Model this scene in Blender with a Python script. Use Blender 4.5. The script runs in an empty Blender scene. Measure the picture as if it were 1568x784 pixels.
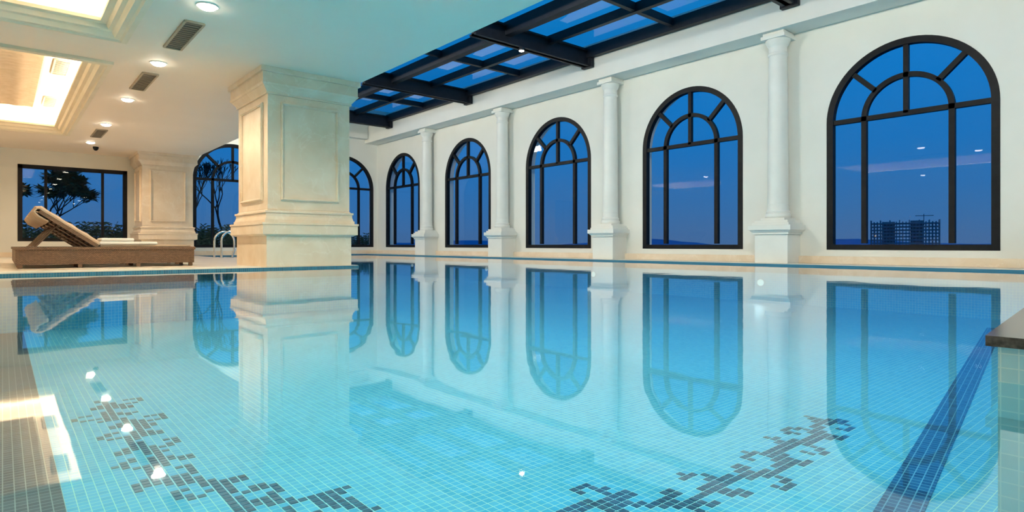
import bpy, bmesh, math, random
from mathutils import Vector, Matrix
random.seed(7)
scene = bpy.context.scene
scene.view_settings.view_transform = 'Standard'
scene.view_settings.look = 'None'
scene.view_settings.exposure = 0.0

# ------------------------------------------------------------ materials
def newmat(name):
    m = bpy.data.materials.new(name); m.use_nodes = True
    nt = m.node_tree
    for n in list(nt.nodes): nt.nodes.remove(n)
    out = nt.nodes.new('ShaderNodeOutputMaterial')
    return m, nt, out

def noisy(name, c1, c2, rough=0.5, scale=4.0, metallic=0.0, bump=0.0, bscale=60.0, detail=4.0, spec=0.5, dist=0.0):
    m, nt, out = newmat(name)
    b = nt.nodes.new('ShaderNodeBsdfPrincipled')
    tc = nt.nodes.new('ShaderNodeTexCoord')
    n = nt.nodes.new('ShaderNodeTexNoise'); n.inputs['Scale'].default_value = scale; n.inputs['Detail'].default_value = detail
    n.inputs['Distortion'].default_value = dist
    r = nt.nodes.new('ShaderNodeValToRGB')
    r.color_ramp.elements[0].position = 0.35; r.color_ramp.elements[1].position = 0.65
    r.color_ramp.elements[0].color = (*c1, 1); r.color_ramp.elements[1].color = (*c2, 1)
    nt.links.new(tc.outputs['Object'], n.inputs['Vector'])
    nt.links.new(n.outputs['Fac'], r.inputs['Fac'])
    nt.links.new(r.outputs['Color'], b.inputs['Base Color'])
    b.inputs['Roughness'].default_value = rough
    b.inputs['Metallic'].default_value = metallic
    b.inputs['Specular IOR Level'].default_value = spec
    if bump > 0:
        n2 = nt.nodes.new('ShaderNodeTexNoise'); n2.inputs['Scale'].default_value = bscale
        bp = nt.nodes.new('ShaderNodeBump'); bp.inputs['Strength'].default_value = bump; bp.inputs['Distance'].default_value = 0.01
        nt.links.new(tc.outputs['Object'], n2.inputs['Vector'])
        nt.links.new(n2.outputs['Fac'], bp.inputs['Height'])
        nt.links.new(bp.outputs['Normal'], b.inputs['Normal'])
    nt.links.new(b.outputs[0], out.inputs[0])
    return m

def emis(name, col, s):
    m, nt, out = newmat(name)
    e = nt.nodes.new('ShaderNodeEmission'); e.inputs[0].default_value = (*col, 1); e.inputs[1].default_value = s
    nt.links.new(e.outputs[0], out.inputs[0]); return m

def marble(name):
    m, nt, out = newmat(name)
    b = nt.nodes.new('ShaderNodeBsdfPrincipled')
    tc = nt.nodes.new('ShaderNodeTexCoord')
    n = nt.nodes.new('ShaderNodeTexNoise'); n.inputs['Scale'].default_value = 2.2; n.inputs['Detail'].default_value = 8; n.inputs['Distortion'].default_value = 0.8
    r = nt.nodes.new('ShaderNodeValToRGB'); r.color_ramp.elements[0].position = 0.3; r.color_ramp.elements[1].position = 0.7
    r.color_ramp.elements[0].color = (0.78, 0.62, 0.44, 1); r.color_ramp.elements[1].color = (0.90, 0.77, 0.61, 1)
    n2 = nt.nodes.new('ShaderNodeTexNoise'); n2.inputs['Scale'].default_value = 1.3; n2.inputs['Detail'].default_value = 10; n2.inputs['Distortion'].default_value = 1.8
    r2 = nt.nodes.new('ShaderNodeValToRGB')
    e = r2.color_ramp.elements; e[0].position = 0.485; e[0].color = (0, 0, 0, 1); e[1].position = 0.5; e[1].color = (1, 1, 1, 1)
    k = e.new(0.515); k.color = (0, 0, 0, 1)
    mx = nt.nodes.new('ShaderNodeMixRGB'); mx.inputs[2].default_value = (0.94, 0.84, 0.70, 1)
    ml = nt.nodes.new('ShaderNodeMath'); ml.operation = 'MULTIPLY'; ml.inputs[1].default_value = 0.45
    L = nt.links.new
    L(tc.outputs['Object'], n.inputs['Vector']); L(tc.outputs['Object'], n2.inputs['Vector'])
    L(n.outputs['Fac'], r.inputs['Fac']); L(n2.outputs['Fac'], r2.inputs['Fac'])
    L(r2.outputs['Color'], ml.inputs[0]); L(ml.outputs[0], mx.inputs[0]); L(r.outputs['Color'], mx.inputs[1])
    L(mx.outputs[0], b.inputs['Base Color']); b.inputs['Roughness'].default_value = 0.28
    L(b.outputs[0], out.inputs[0]); return m

def tile(name, c1, c2, grout, size, plane='xy', rough=0.5, rot=0.0, mort=0.05):
    m, nt, out = newmat(name)
    b = nt.nodes.new('ShaderNodeBsdfPrincipled')
    tc = nt.nodes.new('ShaderNodeTexCoord'); L = nt.links.new
    s = nt.nodes.new('ShaderNodeSeparateXYZ'); c = nt.nodes.new('ShaderNodeCombineXYZ')
    mp = nt.nodes.new('ShaderNodeMapping'); mp.inputs['Rotation'].default_value = (0, 0, rot)
    L(tc.outputs['Object'], mp.inputs[0]); L(mp.outputs[0], s.inputs[0])
    a = {'xy': ('X', 'Y'), 'yz': ('Y', 'Z'), 'xz': ('X', 'Z')}[plane]
    L(s.outputs[a[0]], c.inputs['X']); L(s.outputs[a[1]], c.inputs['Y'])
    br = nt.nodes.new('ShaderNodeTexBrick'); br.offset = 0.0; br.squash = 1.0
    br.inputs['Scale'].default_value = 1.0; br.inputs['Brick Width'].default_value = size; br.inputs['Row Height'].default_value = size
    br.inputs['Mortar Size'].default_value = size * mort; br.inputs['Mortar Smooth'].default_value = 0.3
    br.inputs['Bias'].default_value = 0.0
    br.inputs['Color1'].default_value = (*c1, 1); br.inputs['Color2'].default_value = (*c2, 1); br.inputs['Mortar'].default_value = (*grout, 1)
    L(c.outputs[0], br.inputs['Vector']); L(br.outputs['Color'], b.inputs['Base Color'])
    b.inputs['Roughness'].default_value = rough; b.inputs['Specular IOR Level'].default_value = 0.15
    L(b.outputs[0], out.inputs[0]); return m

def schlick(name, f0, tint, gloss_rough, bump=None):
    m, nt, out = newmat(name); L = nt.links.new
    g = nt.nodes.new('ShaderNodeNewGeometry'); d = nt.nodes.new('ShaderNodeVectorMath'); d.operation = 'DOT_PRODUCT'
    gl = nt.nodes.new('ShaderNodeBsdfGlossy'); gl.inputs['Roughness'].default_value = gloss_rough
    gl.inputs['Color'].default_value = (1, 1, 1, 1)
    if bump:
        tc = nt.nodes.new('ShaderNodeTexCoord')
        n = nt.nodes.new('ShaderNodeTexNoise'); n.inputs['Scale'].default_value = bump[0]; n.inputs['Detail'].default_value = 2
        bp = nt.nodes.new('ShaderNodeBump'); bp.inputs['Strength'].default_value = bump[1]; bp.inputs['Distance'].default_value = 0.02
        L(tc.outputs['Object'], n.inputs['Vector']); L(n.outputs['Fac'], bp.inputs['Height'])
        L(bp.outputs['Normal'], gl.inputs['Normal']); L(bp.outputs['Normal'], d.inputs[0])
    else:
        L(g.outputs['Normal'], d.inputs[0])
    L(g.outputs['Incoming'], d.inputs[1])
    ab = nt.nodes.new('ShaderNodeMath'); ab.operation = 'ABSOLUTE'; L(d.outputs['Value'], ab.inputs[0])
    s = nt.nodes.new('ShaderNodeMath'); s.operation = 'SUBTRACT'; s.inputs[0].default_value = 1.0; s.use_clamp = True; L(ab.outputs[0], s.inputs[1])
    p = nt.nodes.new('ShaderNodeMath'); p.operation = 'POWER'; p.inputs[1].default_value = 5.0; L(s.outputs[0], p.inputs[0])
    ma = nt.nodes.new('ShaderNodeMath'); ma.operation = 'MULTIPLY_ADD'; ma.inputs[1].default_value = 1 - f0; ma.inputs[2].default_value = f0; ma.use_clamp = True
    L(p.outputs[0], ma.inputs[0])
    t = nt.nodes.new('ShaderNodeBsdfTransparent'); t.inputs[0].default_value = (*tint, 1)
    mx = nt.nodes.new('ShaderNodeMixShader'); L(ma.outputs[0], mx.inputs[0]); L(t.outputs[0], mx.inputs[1]); L(gl.outputs[0], mx.inputs[2])
    L(mx.outputs[0], out.inputs[0]); return m

def wicker(name):
    m, nt, out = newmat(name); L = nt.links.new
    b = nt.nodes.new('ShaderNodeBsdfPrincipled'); tc = nt.nodes.new('ShaderNodeTexCoord')
    s = nt.nodes.new('ShaderNodeSeparateXYZ'); L(tc.outputs['Object'], s.inputs[0])
    ad = nt.nodes.new('ShaderNodeMath'); ad.operation = 'ADD'; L(s.outputs['X'], ad.inputs[0]); L(s.outputs['Y'], ad.inputs[1])
    c = nt.nodes.new('ShaderNodeCombineXYZ'); L(ad.outputs[0], c.inputs['X']); L(s.outputs['Z'], c.inputs['Y'])
    br = nt.nodes.new('ShaderNodeTexBrick'); br.inputs['Scale'].default_value = 1; br.inputs['Brick Width'].default_value = 0.026
    br.inputs['Row Height'].default_value = 0.013; br.inputs['Mortar Size'].default_value = 0.0018
    br.inputs['Color1'].default_value = (0.23, 0.13, 0.075, 1); br.inputs['Color2'].default_value = (0.14, 0.08, 0.045, 1); br.inputs['Mortar'].default_value = (0.04, 0.025, 0.015, 1)
    L(c.outputs[0], br.inputs['Vector']); L(br.outputs['Color'], b.inputs['Base Color'])
    bp = nt.nodes.new('ShaderNodeBump'); bp.inputs['Strength'].default_value = 0.5; bp.inputs['Distance'].default_value = 0.003; bp.invert = True
    L(br.outputs['Fac'], bp.inputs['Height']); L(bp.outputs[0], b.inputs['Normal']); b.inputs['Roughness'].default_value = 0.55
    L(b.outputs[0], out.inputs[0]); return m

M_wall = noisy('plaster_wall', (0.79, 0.775, 0.70), (0.82, 0.805, 0.73), 0.7, 1.5, bump=0.03)
M_ceil = noisy('plaster_ceiling', (0.93, 0.82, 0.69), (0.95, 0.84, 0.71), 0.6, 1.0)
M_white = noisy('painted_stucco', (0.79, 0.785, 0.72), (0.83, 0.825, 0.76), 0.5, 3)
M_mould = noisy('cream_moulding', (0.84, 0.75, 0.57), (0.88, 0.79, 0.62), 0.5, 3)
M_panel = noisy('fluted_fabric', (0.60, 0.46, 0.31), (0.66, 0.52, 0.37), 0.8, 8)
M_marble = marble('cream_marble')
M_deck = noisy('deck_stone', (0.66, 0.58, 0.47), (0.78, 0.70, 0.58), 0.3, 3, dist=0.5, detail=8)
M_black = noisy('black_metal', (0.004, 0.0045, 0.006), (0.007, 0.008, 0.01), 0.5, 10, spec=0.2)
M_steel = noisy('dark_steel', (0.006, 0.008, 0.012), (0.010, 0.012, 0.018), 0.5, 10, spec=0.3)
M_chrome = noisy('chrome', (0.75, 0.76, 0.78), (0.82, 0.82, 0.84), 0.12, 5, metallic=1.0)
M_glass = schlick('window_glass', 0.015, (0.97, 0.985, 1.0), 0.0)
M_water = schlick('pool_water', 0.02, (0.72, 0.94, 1.0), 0.026, bump=(2.2, 0.05))
C1, C2, CG = (0.07, 0.43, 0.71), (0.11, 0.51, 0.78), (0.50, 0.78, 0.72)
TS = 0.034
M_tf = tile('pool_tile_floor', C1, C2, CG, TS)
M_tx = tile('pool_tile_wall_x', C1, C2, CG, TS, 'yz')
M_ty = tile('pool_tile_wall_y', C1, C2, CG, TS, 'xz')
M_tpale = tile('pale_spa_tile', (0.45, 0.66, 0.68), (0.53, 0.72, 0.73), (0.72, 0.82, 0.78), TS, 'yz')
M_tstripe = tile('dark_mosaic_slanted', (0.008, 0.07, 0.20), (0.025, 0.14, 0.34), (0.16, 0.42, 0.60), TS, rot=-0.149, mort=0.07)
M_tbrown = tile('slate_mosaic', (0.03, 0.06, 0.10), (0.055, 0.10, 0.15), (0.30, 0.36, 0.38), TS, mort=0.06)
M_band = tile('waterline_tile', (0.02, 0.12, 0.20), (0.03, 0.18, 0.28), (0.2, 0.3, 0.3), 0.025, 'xz')
M_vine = noisy('vine_tile', (0.02, 0.065, 0.14), (0.06, 0.15, 0.26), 0.3, 25)
M_slab = noisy('dark_granite', (0.03, 0.022, 0.018), (0.11, 0.08, 0.065), 0.2, 60)
M_wick = wicker('brown_wicker')
M_wood = noisy('frame_wood', (0.10, 0.055, 0.028), (0.16, 0.09, 0.05), 0.5, 12)
M_cush = noisy('tan_cushion', (0.46, 0.35, 0.25), (0.54, 0.42, 0.31), 0.9, 6, bump=0.2, bscale=200)
M_towel = noisy('white_towel', (0.84, 0.81, 0.77), (0.90, 0.87, 0.83), 0.95, 12, bump=0.4, bscale=250)
M_vent = noisy('vent_dark', (0.03, 0.025, 0.02), (0.05, 0.04, 0.03), 0.7, 10)
M_ventf = noisy('vent_frame', (0.40, 0.32, 0.22), (0.45, 0.37, 0.26), 0.5, 10)
M_bark = noisy('bark', (0.012, 0.014, 0.018), (0.025, 0.025, 0.028), 0.9, 15)
M_leaf = noisy('leaf', (0.010, 0.04, 0.022), (0.03, 0.07, 0.03), 0.7, 8)
M_conc = noisy('raw_concrete', (0.12, 0.16, 0.22), (0.17, 0.20, 0.27), 0.9, 0.2)
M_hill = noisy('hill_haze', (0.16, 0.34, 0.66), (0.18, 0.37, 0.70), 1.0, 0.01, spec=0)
M_ground = noisy('city_ground', (0.06, 0.12, 0.22), (0.08, 0.15, 0.27), 1.0, 0.02, spec=0)
M_lamp = emis('lamp_glow', (1.0, 0.92, 0.76), 45)
M_led = emis('cove_led', (1.0, 0.84, 0.60), 14)
M_wallfill = emis('wall_fill_glow', (1.0, 0.95, 0.82), 12)
M_plight = emis('pool_lamp_lens', (0.85, 1.0, 0.97), 1.6)
M_site = emis('site_light', (1.0, 0.75, 0.4), .8)

# ------------------------------------------------------------ mesh builder
class MB:
    def __init__(s): s.v = []; s.f = []; s.m = []; s.mats = []
    def mi(s, mat):
        if mat not in s.mats: s.mats.append(mat)
        return s.mats.index(mat)
    def add(s, vs, fs, mat):
        o = len(s.v); s.v += [tuple(v) for v in vs]; k = s.mi(mat)
        for f in fs: s.f.append([i + o for i in f]); s.m.append(k)
    def hexa(s, b, t, mat):
        n = len(b); fs = [list(range(n))[::-1], list(range(n, 2 * n))]
        for i in range(n):
            j = (i + 1) % n; fs.append([i, j, n + j, n + i])
        s.add(list(b) + list(t), fs, mat)
    def box(s, x0, x1, y0, y1, z0, z1, mat):
        s.hexa([(x0, y0, z0), (x1, y0, z0), (x1, y1, z0), (x0, y1, z0)], [(x0, y0, z1), (x1, y0, z1), (x1, y1, z1), (x0, y1, z1)], mat)
    def frust(s, r, z0, o0, z1, o1, mat):
        x0, x1, y0, y1 = r
        s.hexa([(x0 - o0, y0 - o0, z0), (x1 + o0, y0 - o0, z0), (x1 + o0, y1 + o0, z0), (x0 - o0, y1 + o0, z0)],
               [(x0 - o1, y0 - o1, z1), (x1 + o1, y0 - o1, z1), (x1 + o1, y1 + o1, z1), (x0 - o1, y1 + o1, z1)], mat)
    def lathe(s, cx, cy, prof, mat, n=32):
        vs = []; fs = []
        for r, z in prof:
            for i in range(n):
                a = 2 * math.pi * i / n; vs.append((cx + r * math.cos(a), cy + r * math.sin(a), z))
        for k in range(len(prof) - 1):
            for i in range(n):
                j = (i + 1) % n; fs.append([k * n + i, k * n + j, (k + 1) * n + j, (k + 1) * n + i])
        fs.append(list(range(n))[::-1]); fs.append([(len(prof) - 1) * n + i for i in range(n)])
        s.add(vs, fs, mat)
    def tube(s, pts, rad, mat, n=8):
        pts = [Vector(p) for p in pts]; rs = rad if isinstance(rad, (list, tuple)) else [rad] * len(pts)
        vs = []; fs = []
        up = Vector((0.13, 0.21, 0.97))
        for k, p in enumerate(pts):
            t = (pts[min(k + 1, len(pts) - 1)] - pts[max(k - 1, 0)]).normalized()
            a = t.cross(up)
            if a.length < 0.1: a = t.cross(Vector((1, 0, 0)))
            a.normalize(); b = t.cross(a)
            for i in range(n):
                g = 2 * math.pi * i / n; vs.append(p + (a * math.cos(g) + b * math.sin(g)) * rs[k])
        for k in range(len(pts) - 1):
            for i in range(n):
                j = (i + 1) % n; fs.append([k * n + i, k * n + j, (k + 1) * n + j, (k + 1) * n + i])
        fs.append(list(range(n))[::-1]); fs.append([(len(pts) - 1) * n + i for i in range(n)])
        s.add(vs, fs, mat)
    def build(s, name, bevel=0.0, smooth=False, parent=None, recalc=True):
        me = bpy.data.meshes.new(name); me.from_pydata(s.v, [], s.f)
        for m in s.mats: me.materials.append(m)
        me.polygons.foreach_set('material_index', s.m)
        if recalc:
            bm = bmesh.new(); bm.from_mesh(me); bmesh.ops.recalc_face_normals(bm, faces=bm.faces); bm.to_mesh(me); bm.free()
        if smooth:
            for p in me.polygons: p.use_smooth = True
            try: me.set_sharp_from_angle(angle=math.radians(35))
            except Exception: pass
        ob = bpy.data.objects.new(name, me); scene.collection.objects.link(ob)
        if bevel > 0:
            b = ob.modifiers.new('bevel', 'BEVEL'); b.width = bevel; b.segments = 2; b.limit_method = 'ANGLE'
        if parent: ob.parent = parent
        return ob

def lamp(name, kind, loc, energy, col, parent=None, rot=(0, 0, 0), **kw):
    l = bpy.data.lights.new(name, kind); l.energy = energy; l.color = col
    for k, v in kw.items(): setattr(l, k, v)
    o = bpy.data.objects.new(name, l); o.location = loc; o.rotation_euler = rot; scene.collection.objects.link(o)
    if parent: o.parent = parent
    return o

# ------------------------------------------------------------ dimensions (metres, water level z=0)
XW, YF, XL, YB = 10.0, 19.1, -6.0, -6.0
ZC, ZT = 2.70, 4.60       # low ceiling, skylight curb
XE = 4.0                  # ceiling edge
XS = 6.45                 # inner edge of the skylight
DK = 0.03                 # deck level
PB = -0.60                # pool floor
YD = 8.22                 # deck front edge
ZS, ZSP, WR = 0.254, 2.25, 1.09

# ------------------------------------------------------------ walls with arched openings
def mapR(s, z, t): return (XW + t, s, z)
def mapF(s, z, t): return (s, YF + t, z)

def wall(name, mp, s0, s1, z0, z1, openings, th=0.3):
    mb = MB()
    def pr(poly):
        mb.hexa([mp(a, b, 0) for a, b in poly], [mp(a, b, th) for a, b in poly], M_wall)
    cur = s0
    for o in sorted(openings, key=lambda o: o['a']):
        a, b = o['a'], o['b']
        pr([(cur, z0), (a, z0), (a, z1), (cur, z1)])
        pr([(a, z0), (b, z0), (b, o['zs']), (a, o['zs'])])
        if o['arch']:
            c = (a + b) / 2; r = (b - a) / 2; n = 40
            for i in range(n):
                g0 = math.pi * (1 - i / n); g1 = math.pi * (1 - (i + 1) / n)
                p0 = (c + r * math.cos(g0), o['zp'] + r * math.sin(g0)); p1 = (c + r * math.cos(g1), o['zp'] + r * math.sin(g1))
                pr([p0, p1, (p1[0], z1), (p0[0], z1)])
        else:
            pr([(a, o['zp']), (b, o['zp']), (b, z1), (a, z1)])
        cur = b
    pr([(cur, z0), (s1, z0), (s1, z1), (cur, z1)])
    return mb.build(name)

winR = [dict(a=1.87 + 3.6 * k, b=1.87 + 3.6 * k + 2 * WR, zs=ZS, zp=ZSP, arch=True) for k in range(-2, 5)]
winF = [dict(a=4.17, b=6.35, zs=ZS, zp=ZSP, arch=True), dict(a=7.68, b=9.86, zs=ZS, zp=ZSP, arch=True),
        dict(a=0.28, b=2.57, zs=0.42, zp=2.32, arch=False)]
wall('wall_right', mapR, YB, YF, PB, ZT, winR)
wall('wall_far', mapF, XL, XW + 0.3, PB, ZT, winF)
mb = MB(); mb.box(XL - 0.2, XL, YB, YF, PB, ZT, M_wall); mb.build('wall_left')
mb = MB(); mb.box(XL, XW, YB - 0.2, YB, PB, ZT, M_wall); mb.build('wall_back')

def arch_window(name, mp, o):
    mb = MB(); a, b, zs, zp = o['a'], o['b'], o['zs'], o['zp']; c = (a + b) / 2; r = (b - a) / 2
    def pr(poly, t0, t1, mat=M_black): mb.hexa([mp(p, q, t0) for p, q in poly], [mp(p, q, t1) for p, q in poly], mat)
    def bar(p, q, w, t0, t1):
        d = Vector((q[0] - p[0], q[1] - p[1])).normalized(); n = Vector((-d.y, d.x)) * w / 2
        pr([(p[0] + n.x, p[1] + n.y), (p[0] - n.x, p[1] - n.y), (q[0] - n.x, q[1] - n.y), (q[0] + n.x, q[1] + n.y)], t0, t1)
    def ring(r0, r1, t0, t1, n=40):
        for i in range(n):
            g0 = math.pi * i / n; g1 = math.pi * (i + 1) / n
            pr([(c + r0 * math.cos(g0), zp + r0 * math.sin(g0)), (c + r1 * math.cos(g0), zp + r1 * math.sin(g0)),
                (c + r1 * math.cos(g1), zp + r1 * math.sin(g1)), (c + r0 * math.cos(g1), zp + r0 * math.sin(g1))], t0, t1)
    F = 0.095; t0, t1 = -0.006, 0.10; u0, u1 = 0.01, 0.085; W = 0.072
    bar((a + F / 2, zs), (a + F / 2, zp), F, t0, t1); bar((b - F / 2, zs), (b - F / 2, zp), F, t0, t1)
    bar((a, zs + F / 2 - .01), (b, zs + F / 2 - .01), F * .85, t0 + .001, t1)
    if o['arch']:
        ring(r - F, r, t0, t1); ri = r * 0.51; ring(ri - W / 2, ri + W / 2, u0, u1)
        bar((a + F, zp), (b - F, zp), W, u0, u1)
        for sgn in (-1, 1):
            bar((c + sgn * ri, zs + F), (c + sgn * ri, zp), W, u0, u1)
            k = math.sqrt(.5); bar((c + sgn * ri * k, zp + ri * k), (c + sgn * (r - F / 2) * k, zp + (r - F / 2) * k), W, u0, u1)
        bar((c, zp), (c, zp + r - F / 2), W * 0.9, u0, u1)
        gp = [(a + .02, zs + .02), (b - .02, zs + .02)] + [(c + (r - .02) * math.cos(math.pi * i / 24), zp + (r - .02) * math.sin(math.pi * i / 24)) for i in range(25)]
    else:
        bar((a, zp - F / 2), (b, zp - F / 2), F, t0, t1)
        for x in (0.83, 2.02): bar((x, zs + F), (x, zp - F), 0.06, u0, u1)
        gp = [(a + .02, zs + .02), (b - .02, zs + .02), (b - .02, zp - .02), (a + .02, zp - .02)]
    mb.add([mp(p, q, 0.05) for p, q in gp], [list(range(len(gp)))], M_glass)
    mb.build(name)
n = 1
for o in winR[::-1]: arch_window('window_%d' % n, mapR, o); n += 1
for o in winF: arch_window('window_%d' % n, mapF, o); n += 1

# entablature above the columns, baseboards
mb = MB()
mb.box(9.55, XW, YB, YF, 3.84, ZT, M_wall); mb.box(9.53, XW, YB, YF, 3.82, 3.88, M_wall)
mb.build('trim_1')
mb = MB(); mb.box(XE, 9.53, YF - 0.25, YF, 3.95, ZT, M_wall); mb.build('trim_2')
mb = MB(); mb.box(XW - 0.06, XW, YB, YF, DK, 0.15, M_marble); mb.build('baseboard_right', 0.005)
mb = MB(); mb.box(XL, XW - 0.06, YF - 0.06, YF, DK, 0.15, M_marble); mb.build('baseboard_far', 0.005)

# ------------------------------------------------------------ pool shell, water, decks
XR = 9.36; YFE = 18.6; XPL, YPB = -5.0, -5.0
mb = MB()
mb.add([(XPL, YPB, PB), (XR, YPB, PB), (XR, YFE, PB), (XE, YFE, PB), (XE, YD, PB), (XPL, YD, PB)], [[0, 1, 2, 3, 4, 5]], M_tf)
def vq(x0, y0, x1, y1, mat): mb.add([(x0, y0, PB), (x1, y1, PB), (x1, y1, -0.10), (x0, y0, -0.10)], [[0, 1, 2, 3]], mat)
vq(XR, YPB, XR, YFE, M_tx); vq(XPL, YPB, XPL, YD, M_tx); vq(XE, YD, XE, YFE, M_tx)
vq(XPL, YD, XE, YD, M_ty); vq(XE, YFE, XR, YFE, M_ty); vq(XPL, YPB, XR, YPB, M_ty)
mb.build('pool_basin', recalc=False)
mb = MB()
mb.add([(XPL, YPB, 0), (XR, YPB, 0), (XR, YFE, 0), (XE, YFE, 0), (XE, YD, 0), (XPL, YD, 0)], [[0, 1, 2, 3, 4, 5]], M_water)
mb.build('pool_water', recalc=False)

mb = MB()
def deck(x0, x1, y0, y1): mb.box(x0, x1, y0, y1, -0.10, DK, M_deck)
deck(XL, XE, YD, YF); deck(XR, XW, YB, YF); deck(XE, XR, YFE, YF); deck(XL, XPL, YB, YD); deck(XPL, XR, YB, YPB)
e = 0.006
mb.box(XPL, XE + e, YD - e, YD, -0.12, DK - 0.006, M_band); mb.box(XE, XE + e, YD, YFE, -0.12, DK - 0.006, M_band)
mb.box(XE, XR, YFE - e, YFE, -0.12, DK - 0.006, M_band); mb.box(XR - e, XR, YPB, YFE, -0.12, DK - 0.006, M_band)
mb.build('floor')
mb = MB()
x = XPL
while x < 2.6:
    mb.box(x, x + 0.032, YD + 0.06, YD + 0.22, DK, DK + 0.008, M_white); x += 0.05
mb.box(XPL, 2.62, YD + 0.05, YD + 0.06, DK, DK + 0.01, M_white); mb.box(XPL, 2.62, YD + 0.22, YD + 0.235, DK, DK + 0.01, M_white)
mb.build('overflow_grate')

# mosaic: scrolling vine border made of individual dark tiles snapped to the tile grid
def resample(pts, step):
    out = [Vector(pts[0])]; acc = 0
    for a, b in zip(pts[:-1], pts[1:]):
        a, b = Vector(a), Vector(b); L_ = (b - a).length; t = step - acc
        while t <= L_: out.append(a + (b - a) * (t / L_)); t += step
        acc = L_ - (t - step)
    return out
segs = []      # (p, q, halfwidth)
def scroll(path, first=1):
    pts = resample(path, .02); n_ = len(pts); stem = []
    for i, p in enumerate(pts):
        t = (pts[min(i + 1, n_ - 1)] - pts[max(i - 1, 0)]).normalized(); nn_ = Vector((-t.y, t.x))
        stem.append(p + nn_ * .045 * math.sin(i * .02 * 2 * math.pi / .55))
    for i in range(0, n_ - 2, 2): segs.append((stem[i], stem[min(i + 2, n_ - 1)], .026))
    side = first; s_ = 6
    while s_ < n_ - 4:
        t = (pts[min(s_ + 1, n_ - 1)] - pts[s_ - 1]).normalized(); nn_ = Vector((-t.y, t.x)) * side
        c = stem[s_] + nn_ * .090; prev = None
        for k in range(18):
            a = -math.pi / 2 + k * .27; r = .086 - k * .0028
            q = c + t * (math.cos(a) * r) + nn_ * (math.sin(a) * r)
            if prev is not None: segs.append((prev, q, .020))
            prev = q
        b0 = stem[s_]; segs.append((b0, b0 - nn_ * .085 + t * .07, .034)); segs.append((b0 + t * .07, b0 + t * .15 + nn_ * .045, .028))
        side = -side; s_ += 12
scroll([(.42, 4.3), (.48, 3.9), (.52, 3.5), (.49, 3.1), (.50, 2.75), (.63, 2.4), (.82, 2.14), (1.02, 1.92)], 1)
scroll([(1.50, 1.47), (1.8, 1.31), (2.1, 1.22), (2.5, 1.22), (3.0, 1.30), (3.4, 1.29)], 1)
def segd(p, a, b):
    d_ = b - a; l = d_.length_squared; t = 0 if l == 0 else max(0, min(1, (p - a).dot(d_) / l)); return (p - a - d_ * t).length
cells = set()
for a, b, hw in segs:
    i0, i1 = int((min(a.x, b.x) - hw) / TS) - 1, int((max(a.x, b.x) + hw) / TS) + 1
    j0, j1 = int((min(a.y, b.y) - hw) / TS) - 1, int((max(a.y, b.y) + hw) / TS) + 1
    for i in range(i0, i1 + 1):
        for j in range(j0, j1 + 1):
            p = Vector(((i + .5) * TS, (j + .5) * TS))
            if p.x > .19 and segd(p, a, b) < hw: cells.add((i, j))
mb = MB()
for i, j in cells:
    mb.box(i * TS + .0035, (i + 1) * TS - .0035, j * TS + .0035, (j + 1) * TS - .0035, PB, PB + 0.002, M_vine)
mb.build('vine_mosaic')
mb = MB()
nn = Vector((.148, -.989)); p0 = Vector((1.2, .615)); p1 = Vector((8.4, 1.69))
q = [p0, p0 + nn * .135, p1 + nn * .135, p1]
mb.hexa([(v.x, v.y, PB) for v in q], [(v.x, v.y, PB + .003) for v in q], M_tstripe)
mb.build('lane_mosaic')
mb = MB(); mb.box(-1.0, 0.17, -2.0, YD, PB, PB + .003, M_tbrown); mb.build('border_mosaic')

# granite-topped spa ledge at the right
mb = MB()
top = [(1.80, .365), (1.80, -1.6), (7.0, -1.6), (7.0, .80)]
def ins(k): return [(1.80 + k, .365 - k), (1.80 + k, -1.6 + k), (7.0 - k, -1.6 + k), (7.0 - k, .80 - k)]
mb.hexa([(a, b, .085) for a, b in top], [(a, b, .11) for a, b in top], M_slab)
mb.hexa([(a, b, PB) for a, b in ins(.02)], [(a, b, .085) for a, b in ins(.02)], M_tpale)
mb.build('spa_ledge')

# underwater lights along the window side of the pool
for k, y in enumerate((1.2, 4.8, 8.4, 12.0, 15.6)):
    mb = MB(); n_ = 20; R = .07
    for (r0, x0, x1, mt) in ((R, XR - .03, XR, M_chrome), (R * .75, XR - .036, XR - .03, M_plight)):
        b0 = [(x0, y + r0 * math.cos(2 * math.pi * i / n_), -.28 + r0 * math.sin(2 * math.pi * i / n_)) for i in range(n_)]
        mb.hexa(b0, [(x1, p[1], p[2]) for p in b0], mt)
    o = mb.build('pool_light')
    lamp('bulb', 'SPOT', (XR - .06, y, -.28), 14, (.80, .96, 1), parent=o, rot=(0, math.radians(85), 0), spot_size=2.0, spot_blend=1, shadow_soft_size=.03)

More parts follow.
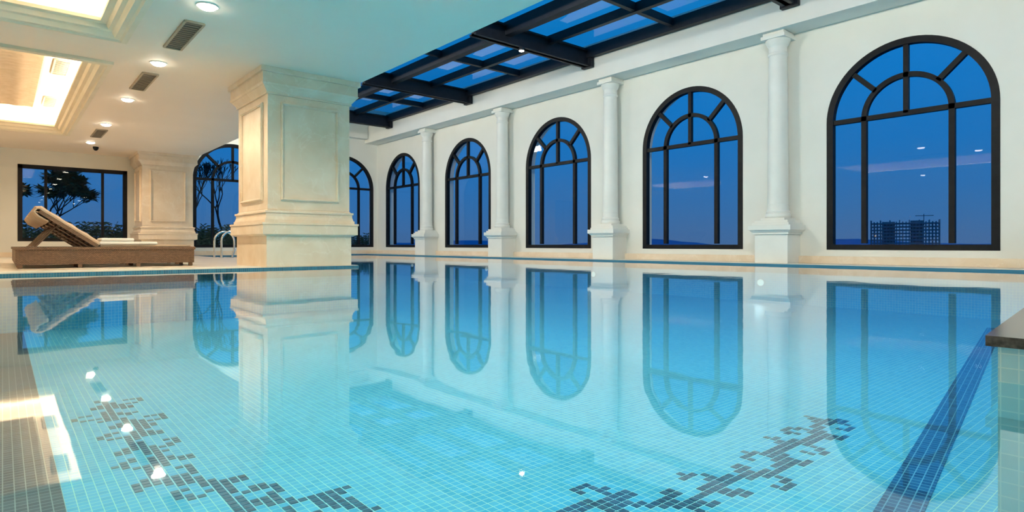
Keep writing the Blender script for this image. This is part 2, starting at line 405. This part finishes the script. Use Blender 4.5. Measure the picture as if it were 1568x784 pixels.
# ------------------------------------------------------------ low ceiling with coffers
coffers = [(-2.9, .97, 1.66, 8.1), (-2.9, .97, 9.41, 15.85)]
mb = MB(); z0, z1 = ZC, 3.3
mb.box(.97, XE, YB, YF, z0, z1, M_ceil); mb.box(XL, -2.9, YB, YF, z0, z1, M_ceil)
for a, b in ((YB, 1.66), (8.1, 9.41), (15.85, YF)): mb.box(-2.9, .97, a, b, z0, z1, M_ceil)
for c in coffers: mb.box(c[0], c[1], c[2], c[3], 3.15, 3.3, M_ceil)
mb.build('ceiling')
mb = MB(); mb.box(XE - .1, XE, YB, YF, 3.3, ZT, M_wall); mb.build('trim_3')
for ci, (x0, x1, y0, y1) in enumerate(coffers):
    mb = MB()
    prof = [(-.13, ZC), (-.13, 2.66), (-.07, 2.65), (-.05, 2.67), (0, 2.67), (.03, 2.72), (.07, 2.73), (.09, 2.78), (.15, 2.79), (.15, 2.83), (.0, 2.83)]
    vs = []; fs = []
    for o, z in prof: vs += [(x0 + o, y0 + o, z), (x1 - o, y0 + o, z), (x1 - o, y1 - o, z), (x0 + o, y1 - o, z)]
    for k in range(len(prof) - 1):
        for i in range(4): fs.append([k * 4 + i, k * 4 + (i + 1) % 4, k * 4 + 4 + (i + 1) % 4, k * 4 + 4 + i])
    mb.add(vs, fs, M_mould)
    t = .03
    for bx in ((x0 + .02, x0 + .02 + t, y0 + .03, y1 - .03), (x1 - .02 - t, x1 - .02, y0 + .03, y1 - .03), (x0 + .05, x1 - .05, y0 + .02, y0 + .02 + t), (x0 + .05, x1 - .05, y1 - .02 - t, y1 - .02)):
        mb.box(*bx, 2.835, 2.85, M_led)
    a0, a1, b0, b1 = x0 + .46, x1 - .46, y0 + .45, y1 - .45
    mb.box(a0, a1, b0, b1, 3.12, 3.15, M_mould)
    nx, ny = 60, 210; vs = []; fs = []
    for j in range(ny + 1):
        for i in range(nx + 1):
            xx = a0 + .05 + (a1 - a0 - .1) * i / nx; yy = b0 + .05 + (b1 - b0 - .1) * j / ny
            vs.append((xx, yy, 3.09 + .025 * math.sin(2 * math.pi * j / 7.0) + .006 * math.sin(xx * 22)))
    for j in range(ny):
        for i in range(nx): fs.append([j * (nx + 1) + i, j * (nx + 1) + i + 1, (j + 1) * (nx + 1) + i + 1, (j + 1) * (nx + 1) + i])
    mb.add(vs, fs, M_panel)
    co_ = mb.build('ceiling_coffer', recalc=True)
    cx, cy, W_, H_ = (x0 + x1) / 2, (y0 + y1) / 2, x1 - x0 - .2, y1 - y0 - .2
    up = math.radians(180); EW = 15.0
    for (lx, ly, sx, sy) in ((x1 - .08, cy, .05, H_), (x0 + .08, cy, .05, H_), (cx, y0 + .08, W_, .05), (cx, y1 - .08, W_, .05)):
        lamp('cove_tube', 'AREA', (lx, ly, 2.86), EW * max(sx, sy), (1, .86, .64), parent=co_, rot=(up, 0, 0), shape='RECTANGLE', size=sx, size_y=sy)

def vent(x, y, z, w, l):
    mb = MB()
    mb.box(x - w / 2, x + w / 2, y - l / 2, y + l / 2, z - .008, z, M_vent)
    for sx in (-1, 1): mb.box(x + sx * w / 2 - .012, x + sx * w / 2 + .012, y - l / 2, y + l / 2, z - .02, z, M_ventf)
    for sy in (-1, 1): mb.box(x - w / 2, x + w / 2, y + sy * l / 2 - .012, y + sy * l / 2 + .012, z - .02, z, M_ventf)
    k = int(l / .07)
    for i in range(1, k):
        yy = y - l / 2 + l * i / k; mb.box(x - w / 2, x + w / 2, yy - .006, yy + .006, z - .012, z - .004, M_ventf)
    mb.build('air_vent')
for y in (2.6, 5.0, 7.6, 10.1, 15.4): vent(1.56, y, ZC, .18, 1.1)
for y in (4.5, 11.9, 14.9): vent(.71, y, 3.15, .2, 1.0)

def downlight(x, y, z, energy, col=(1, .84, .62), size=2.75):
    mb = MB()
    mb.lathe(x, y, [(.10, z), (.10, z - .010), (.08, z - .012), (.08, z - .004)], M_white, 20)
    mb.lathe(x, y, [(.08, z - .003), (.078, z - .02), (.06, z - .034), (.03, z - .042)], M_lamp, 20)
    o = mb.build('downlight')
    lamp('bulb', 'SPOT', (x, y, z - .06), energy, col, parent=o, spot_size=size, spot_blend=.6, shadow_soft_size=.05)
for y in (-3.9, -1.3, 1.3, 3.9, 6.5, 8.95, 11.5, 14.15, 16.85): downlight(1.55, y, ZC, 130)
for y, e_ in ((-3.9, 100), (-1.0, 100), (1.9, 125), (4.7, 210)): downlight(3.1, y, ZC, e_)  # added row out of view, put in to warm the pier front and pool
for y in (-3.9, 1.3, 6.5, 11.5, 16.85): downlight(-3.6, y, ZC, 110)

# ------------------------------------------------------------ added linear lights hidden on the bulkhead, put in to brighten the window wall
for y in (-3.9, 1.86, 7.6, 13.4, 17.6):
    hl = .8 if y < 17 else .5
    mb = MB(); mb.box(XE, XE + .08, y - hl - .05, y + hl + .05, 3.96, 4.22, M_white); mb.box(XE + .08, XE + .09, y - hl, y + hl, 3.98, 4.20, M_wallfill)
    o = mb.build('added_wall_fill')
    lamp('tube', 'AREA', (XE + .12, y, 4.09), 118 if y < 17 else 60, (1, .95, .84), parent=o, rot=(0, math.radians(-72), 0), shape='RECTANGLE', size=.22, size_y=2 * hl)  # area lamp of the added wall fill

# ------------------------------------------------------------ skylight
mb = MB()
def ibeam_x(y, z0, z1, w=.2):
    mb.box(XS, 9.50, y - .04, y + .04, z0, z1, M_steel)
    mb.box(XS, 9.50, y - w / 2, y + w / 2, z0, z0 + .03, M_steel); mb.box(XS, 9.50, y - w / 2, y + w / 2, z1 - .03, z1, M_steel)
    mb.box(9.44, 9.53, y - w * .7, y + w * .7, z0 - .02, z1, M_steel)
YS = [17.3 - 4.3 * k for k in range(6)]
for y in YS: ibeam_x(y, 4.10, 4.45)
for y in YS:
    mb.box(XS, 9.5, y - 2.15 - .045, y - 2.15 + .045, 4.36, 4.5, M_steel)
for xx, w, zz in ((9.46, .12, 4.28), (8.35, .10, 4.34), (7.25, .16, 4.25), (XS + .04, .12, 4.28)):
    mb.box(xx - w / 2, xx + w / 2, YB, 17.35, zz, 4.5, M_steel)
mb.add([(XS, YB, 4.47), (9.5, YB, 4.47), (9.5, 17.3, 4.47), (XS, 17.3, 4.47)], [[0, 1, 2, 3]], M_glass)
mb.build('skylight')
mb = MB(); mb.box(XE, 9.53, 17.35, YF, 4.38, ZT, M_wall); mb.box(XE, XS, YB, 17.35, 4.38, ZT, M_wall); mb.build('ceiling_high')
mb = MB(); mb.lathe(7.55, 8.62, [(.05, 4.10), (.06, 4.05), (.055, 4.03)], M_steel, 16); mb.lathe(7.55, 8.62, [(.045, 4.03), (.045, 4.02)], M_lamp, 16)
o = mb.build('beam_spotlight'); lamp('bulb', 'SPOT', (7.55, 8.62, 4.0), 60, (1, .9, .7), parent=o, spot_size=2.2, spot_blend=.8, shadow_soft_size=.04)

# ------------------------------------------------------------ big marble piers
def pier(x0, x1, y0, y1):
    mb = MB(); r = (x0, x1, y0, y1)
    st = [(DK, .02, .45, .02), (.45, .04, .47, .08), (.47, .09, .60, .09), (.60, .10, .63, .10), (.63, .055, .67, .055), (.67, .045, .72, .03), (.72, .03, .76, .03), (.76, .045, .79, .045), (.79, .02, .81, 0),
          (.81, 0, 2.36, 0), (2.36, .025, 2.385, .025), (2.385, .02, 2.46, .08), (2.46, .085, 2.49, .105), (2.49, .09, 2.63, .09), (2.63, .12, ZC, .12)]
    for a, o0, b, o1 in st: mb.frust(r, a, o0, b, o1, M_marble)
    zb, zt = .93, 2.27; i = .17
    for k, (w, p) in enumerate(((.04, .022), (.018, .036))):
        ii = i + (.011 if k else 0); za, zc_ = zb + (.011 if k else 0), zt - (.011 if k else 0)
        for face in range(4):
            if face < 2: s0, s1 = x0 + ii, x1 - ii
            else: s0, s1 = y0 + ii, y1 - ii
            for (a, b, c, d_) in ((s0, s1, za, za + w), (s0, s1, zc_ - w, zc_), (s0, s0 + w, za + w, zc_ - w), (s1 - w, s1, za + w, zc_ - w)):
                if face == 0: mb.box(a, b, y0 - p, y0, c, d_, M_marble)
                elif face == 1: mb.box(a, b, y1, y1 + p, c, d_, M_marble)
                elif face == 2: mb.box(x0 - p, x0, a, b, c, d_, M_marble)
                else: mb.box(x1, x1 + p, a, b, c, d_, M_marble)
    mb.build('marble_pier', .004)
pier(2.71, 3.88, 8.26, 9.56)
pier(2.71, 3.88, 17.75, 18.90)

# ------------------------------------------------------------ engaged round columns on pedestals
def round_col(y):
    mb = MB(); cx = 9.80
    r = (9.55, XW, y - .275, y + .275)
    def fr(z0, o0, z1, o1):
        mb.hexa([(r[0] - o0, r[2] - o0, z0), (XW, r[2] - o0, z0), (XW, r[3] + o0, z0), (r[0] - o0, r[3] + o0, z0)],
                [(r[0] - o1, r[2] - o1, z1), (XW, r[2] - o1, z1), (XW, r[3] + o1, z1), (r[0] - o1, r[3] + o1, z1)], M_white)
    fr(DK, .0, .50, .0); fr(.50, .025, .53, .025); fr(.53, .03, .57, .07); fr(.57, .08, .65, .08); fr(.65, .035, .69, .035); fr(.69, .0, .73, .0)
    mb.box(cx - .2, XW, y - .2, y + .2, .73, .77, M_white)
    prof = [(.19, .77), (.2, .79), (.203, .81), (.195, .835), (.178, .845), (.178, .86), (.186, .875), (.178, .89), (.166, .905), (.162, 1.0)]
    for i in range(11):
        t = i / 10; prof.append((.162 - .02 * t ** 1.6, 1.0 + 2.44 * t))
    prof += [(.155, 3.455), (.155, 3.48), (.142, 3.50), (.142, 3.58), (.15, 3.60), (.165, 3.62), (.185, 3.67), (.192, 3.69), (.192, 3.71)]
    mb.lathe(cx, y, prof, M_white, 40)
    mb.box(cx - .2, XW, y - .2, y + .2, 3.71, 3.77, M_white); mb.box(cx - .175, XW, y - .175, y + .175, 3.77, 3.82, M_white)
    mb.build('round_column', .004, smooth=True)
for k in range(-2, 5): round_col(1.14 + 3.6 * k)

# ------------------------------------------------------------ loungers
def lounger(y0, towels=False):
    root = bpy.data.objects.new('sun_lounger', None); scene.collection.objects.link(root)
    x0, x1, y1 = .12, 2.12, y0 + .66
    mb = MB()
    mb.box(x0, x1, y0, y0 + .05, .075, .27, M_wick); mb.box(x0, x1, y1 - .05, y1, .075, .27, M_wick)
    mb.box(x0, x0 + .05, y0 + .05, y1 - .05, .075, .27, M_wick); mb.box(x1 - .05, x1, y0 + .05, y1 - .05, .075, .27, M_wick)
    mb.box(x0 - .014, x1 + .014, y0 - .014, y0 + .06, .262, .30, M_wick); mb.box(x0 - .014, x1 + .014, y1 - .06, y1 + .014, .262, .30, M_wick)
    mb.box(.95, x1 + .012, y0, y1, .28, .305, M_wick); mb.box(x0 - .012, x0 + .07, y0, y1, .265, .30, M_wick)
    for xx in (x0 + .02, .75, 1.4, x1 - .07):
        for yy in (y0 + .005, y1 - .055): mb.box(xx, xx + .05, yy, yy + .05, DK, .08, M_wood)
    mb.build('base', .006, parent=root)
    hx, hz = .97, .31; ang = math.radians(36); L = .76
    def P(s, t, y): return (hx - s * math.cos(ang) + t * math.sin(ang), y, hz + s * math.sin(ang) + t * math.cos(ang))
    mb = MB()
    def bb(s0, s1, t0, t1, ya, yb, mat):
        mb.hexa([P(s0, t0, ya), P(s1, t0, ya), P(s1, t0, yb), P(s0, t0, yb)], [P(s0, t1, ya), P(s1, t1, ya), P(s1, t1, yb), P(s0, t1, yb)], mat)
    bb(0, L, -.03, .02, y0, y0 + .05, M_wick); bb(0, L, -.03, .02, y1 - .05, y1, M_wick)
    k = 11
    for i in range(k + 1):
        s = .02 + (L - .07) * i / k; bb(s, s + .035, -.02, .012, y0 + .05, y1 - .05, M_wood)
    for yy in (y0 + .06, y1 - .09):
        a = P(.50, -.02, yy); xb = .30
        mb.hexa([(xb, yy, .29), (xb + .02, yy, .29), (xb + .02, yy + .02, .29), (xb, yy + .02, .29)], [(a[0] - .01, yy, a[2]), (a[0] + .01, yy, a[2] + .01), (a[0] + .01, yy + .02, a[2] + .01), (a[0] - .01, yy + .02, a[2])], M_wood)
    mb.box(.30, .32, y0 + .05, y1 - .05, .29, .31, M_wood)
    mb.box(x0 + .05, .97, y0 + .05, y1 - .05, .20, .215, M_wood)
    mb.build('backrest', .004, parent=root)
    mb = MB(); path = []
    for i in range(13): path.append((.0 + (L + .01) * i / 12, .022))
    path += [(L + .03, .01), (L + .03, -.03), (L - .03, -.045), (L - .09, -.045), (L - .15, -.042)]
    th = .055; ny = 16; vo = []; fo = []
    m = len(path)
    for idx, (s, t) in enumerate(path):
        a = path[max(idx - 1, 0)]; b = path[min(idx + 1, m - 1)]
        dx, dy = b[0] - a[0], b[1] - a[1]; l = math.hypot(dx, dy); nx_, ny_ = -dy / l, dx / l
        for j in range(ny + 1):
            v = j / ny; edge = 1 - abs(2 * v - 1) ** 6
            tuft = (.7 + .3 * abs(math.cos(idx * math.pi / 3.0))) * (.8 + .2 * abs(math.cos(j * math.pi / 4.0)))
            hh = th * (.35 + .65 * edge) * tuft
            vo.append(P(s + nx_ * hh, t + ny_ * hh, y0 + .01 + .64 * v))
    nb = len(vo)
    for (s, t) in path:
        for j in range(ny + 1): vo.append(P(s, t - .002, y0 + .01 + .64 * j / ny))
    w = ny + 1
    for i in range(m - 1):
        for j in range(ny):
            fo.append([i * w + j, i * w + j + 1, (i + 1) * w + j + 1, (i + 1) * w + j]); fo.append([nb + i * w + j, nb + (i + 1) * w + j, nb + (i + 1) * w + j + 1, nb + i * w + j + 1])
        fo.append([i * w, (i + 1) * w, nb + (i + 1) * w, nb + i * w]); fo.append([i * w + ny, nb + i * w + ny, nb + (i + 1) * w + ny, (i + 1) * w + ny])
    for j in range(ny):
        fo.append([j, nb + j, nb + j + 1, j + 1]); q = (m - 1) * w; fo.append([q + j, q + j + 1, nb + q + j + 1, nb + q + j])
    mb.add(vo, fo, M_cush); mb.build('cushion', smooth=True, parent=root)
    mb = MB(); mb.box(.99, 2.08, y0 + .03, y1 - .03, .305, .328, M_cush); mb.build('seat_pad', .008, parent=root)
    if towels:
        mb = MB()
        for i, (a, b, c, dd) in enumerate(((.98, 1.44, y0 + .01, y0 + .5), (1.0, 1.38, y0 + .02, y0 + .48), (1.36, 1.66, y0 + .02, y0 + .5))):
            zz = .328 + (.047 if i == 1 else 0); mb.box(a, b, c, dd, zz, zz + .045, M_towel)
        mb.build('towel', .017, smooth=True, parent=root)
lounger(9.62, True); lounger(10.5); lounger(11.38); lounger(12.26)

# ------------------------------------------------------------ pool ladder handrails
mb = MB()
for yy in (14.7, 15.3):
    pts = []
    for i in range(13):
        a = math.pi * i / 12; pts.append((4.02 - .22 * math.cos(a), yy, .42 + .22 * math.sin(a)))
    pts = [(3.80, yy, DK), (3.80, yy, .25)] + pts + [(4.24, yy, .2), (4.16, yy, -.1), (4.10, yy, -.45)]
    mb.tube(pts, .024, M_chrome, 12)
    mb.lathe(3.80, yy, [(.045, DK), (.045, DK + .012), (.025, DK + .02)], M_chrome, 16)
for z in (-.15, -.4): mb.box(4.08, 4.18, 14.7, 15.3, z, z + .02, M_chrome)
mb.build('pool_ladder', smooth=True)

mb = MB(); mb.lathe(1.72, 17.6, [(.06, ZC), (.06, ZC - .03), (.05, ZC - .06), (.03, ZC - .085), (.005, ZC - .095)], M_black, 16); mb.build('dome_camera', smooth=True)

# ------------------------------------------------------------ outside
mb = MB(); mb.box(-8, 12, YF + .3, YF + 7, -.4, -.1, M_ground); mb.build('terrace')
mb = MB(); mb.add([(-1500, -1500, -35), (2500, -1500, -35), (2500, 2500, -35), (-1500, 2500, -35)], [[0, 1, 2, 3]], M_ground); mb.build('ground', recalc=False)

def tree(name, x, y, z, h, depth, leafy, seed, spread=.75, rk=.055, nleaf=16):
    rnd = random.Random(seed); mb = MB(); tips = []
    def br(p, d, l, r, k):
        pts = [p]; q = p.copy(); dd = d.copy()
        for i in range(3):
            dd = (dd + Vector((rnd.uniform(-.18, .18), rnd.uniform(-.18, .18), rnd.uniform(0, .15)))).normalized(); q = q + dd * l / 3; pts.append(q.copy())
        mb.tube(pts, [r, r * .9, r * .8, r * .68], M_bark, 6)
        if k <= 1: tips.append((q, dd))
        if k == 0: return
        for i in range(rnd.choice((2, 3, 3))):
            nd = (dd + Vector((rnd.uniform(-spread, spread), rnd.uniform(-spread, spread), rnd.uniform(-.1, .5)))).normalized()
            br(q, nd, l * rnd.uniform(.62, .82), max(r * .66, .009), k - 1)
    br(Vector((x, y, z)), Vector((0, 0, 1)), h, h * rk, depth)
    if leafy:
        for q, dd in tips:
            for i in range(nleaf):
                a = rnd.uniform(0, 6.28); e = rnd.uniform(-.5, .6); v = Vector((math.cos(a) * math.cos(e), math.sin(a) * math.cos(e), math.sin(e))); l = rnd.uniform(.18, .32)
                sd = v.cross(Vector((0, 0, 1))).normalized() * l * .2
                mb.add([q, q + v * l * .5 + sd, q + v * l, q + v * l * .5 - sd], [[0, 1, 2, 3]], M_leaf)
    mb.build(name, recalc=False)
tree('frangipani_tree', .60, 22.4, -.1, .8, 5, True, 3, .9)
tree('frangipani_tree', 1.0, 22.6, -.1, .85, 5, True, 8, .9)
tree('bare_tree', 5.9, 22.6, -.1, 1.0, 6, False, 11, .6, .055)
tree('bare_tree', 4.8, 22.2, -.1, .9, 6, False, 5, .6, .05)
def shrubs(name, x0, x1, y, zt, seed, n=160):
    rnd = random.Random(seed); mb = MB()
    for i in range(n):
        x = rnd.uniform(x0, x1); yy = y + rnd.uniform(-.3, .3); a = rnd.uniform(0, 6.28); lean = rnd.uniform(.1, .5); l = rnd.uniform(.5, 1) * (zt + .1)
        px = Vector((x, yy, -.1)); v = Vector((math.cos(a) * lean, math.sin(a) * lean, 1)) * l
        mb.tube([px, px + v * .5, px + v], [.012, .009, .004], M_leaf, 4)
        for k in range(7):
            t = .35 + .65 * k / 6; c = px + v * t
            for sg in (-1, 1):
                w = Vector((math.sin(a) * sg, -math.cos(a) * sg, -.1)) * .16 + v.normalized() * .08
                mb.add([c, c + w * .5 + Vector((0, 0, .022)), c + w, c + w * .5 - Vector((0, 0, .022))], [[0, 1, 2, 3]], M_leaf)
    mb.build(name, recalc=False)
shrubs('palm_shrubs', 3.6, 6.8, 20.6, .95, 1, 220)
shrubs('palm_shrubs', .3, 3.0, 20.6, .95, 2, 190)
shrubs('palm_shrubs', 7.4, 10.4, 20.6, .75, 4, 140)

# distant unfinished building, with crane
mb = MB(); cx, cy = 690.0, 205.0
ax = Vector((-.284, .959, 0)); ay = Vector((.959, .284, 0))
def ob(a0, a1, b0, b1, z0, z1, mat):
    c = Vector((cx, cy, 0)); qs = [c + ax * a0 + ay * b0, c + ax * a1 + ay * b0, c + ax * a1 + ay * b1, c + ax * a0 + ay * b1]
    mb.hexa([(v.x, v.y, z0) for v in qs], [(v.x, v.y, z1) for v in qs], mat)
z = -35
while z < 23: ob(-29, 29, -9, 9, z, z + 1.3, M_conc); z += 3.3
for i in range(22):
    a = -28.6 + 57.2 * i / 21
    for b in (-9, -3, 3, 8.2): ob(a - .4, a + .4, b, b + .8, -35, 22.5 + (2.6 if i % 3 == 0 else 1), M_conc)
ob(-16, -5, -6, 6, -35, 24.5, M_conc); ob(8, 19, -6, 6, -35, 23.5, M_conc)
ob(-16.4, -15.8, 0, .8, 20, 31, M_conc); ob(-24, -9, 0, .8, 29, 29.6, M_conc)
for a, z in ((-22, -1), (6, -1), (24, 9)): ob(a, a + 1, -9.5, -9.1, z, z + .9, M_site)
mb.build('unfinished_building')
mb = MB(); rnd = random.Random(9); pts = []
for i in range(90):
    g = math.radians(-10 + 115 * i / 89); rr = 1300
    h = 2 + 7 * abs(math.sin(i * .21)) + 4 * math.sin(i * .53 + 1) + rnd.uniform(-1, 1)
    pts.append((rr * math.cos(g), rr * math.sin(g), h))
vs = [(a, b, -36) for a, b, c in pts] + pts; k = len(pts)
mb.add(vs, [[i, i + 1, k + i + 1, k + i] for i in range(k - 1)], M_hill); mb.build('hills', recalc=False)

# ------------------------------------------------------------ sky
w = bpy.data.worlds.new('dusk_sky'); scene.world = w; w.use_nodes = True; nt = w.node_tree
for n_ in list(nt.nodes): nt.nodes.remove(n_)
out = nt.nodes.new('ShaderNodeOutputWorld'); bg = nt.nodes.new('ShaderNodeBackground')
tc = nt.nodes.new('ShaderNodeTexCoord'); sp = nt.nodes.new('ShaderNodeSeparateXYZ'); rp = nt.nodes.new('ShaderNodeValToRGB')
nt.links.new(tc.outputs['Generated'], sp.inputs[0]); nt.links.new(sp.outputs['Z'], rp.inputs['Fac'])
el = rp.color_ramp.elements
el[0].position = 0.0; el[0].color = (.055, .14, .32, 1)
el[1].position = 1.0; el[1].color = (.010, .28, .62, 1)
for p, c in ((.05, (.036, .15, .38)), (.15, (.010, .165, .49)), (.28, (.003, .19, .58)), (.5, (.006, .25, .62))):
    q = el.new(p); q.color = (*c, 1)
nt.links.new(rp.outputs['Color'], bg.inputs['Color']); bg.inputs['Strength'].default_value = 1.0
nt.links.new(bg.outputs[0], out.inputs[0])

# ------------------------------------------------------------ camera
cam = bpy.data.cameras.new('camera'); co = bpy.data.objects.new('camera', cam); scene.collection.objects.link(co)
co.location = (0, 0, .327); co.rotation_euler = (math.radians(90), 0, math.radians(-40.3))
cam.sensor_width = 36; cam.lens = 21.12; cam.shift_y = -0.0108; cam.clip_start = .02; cam.clip_end = 5000
scene.camera = co
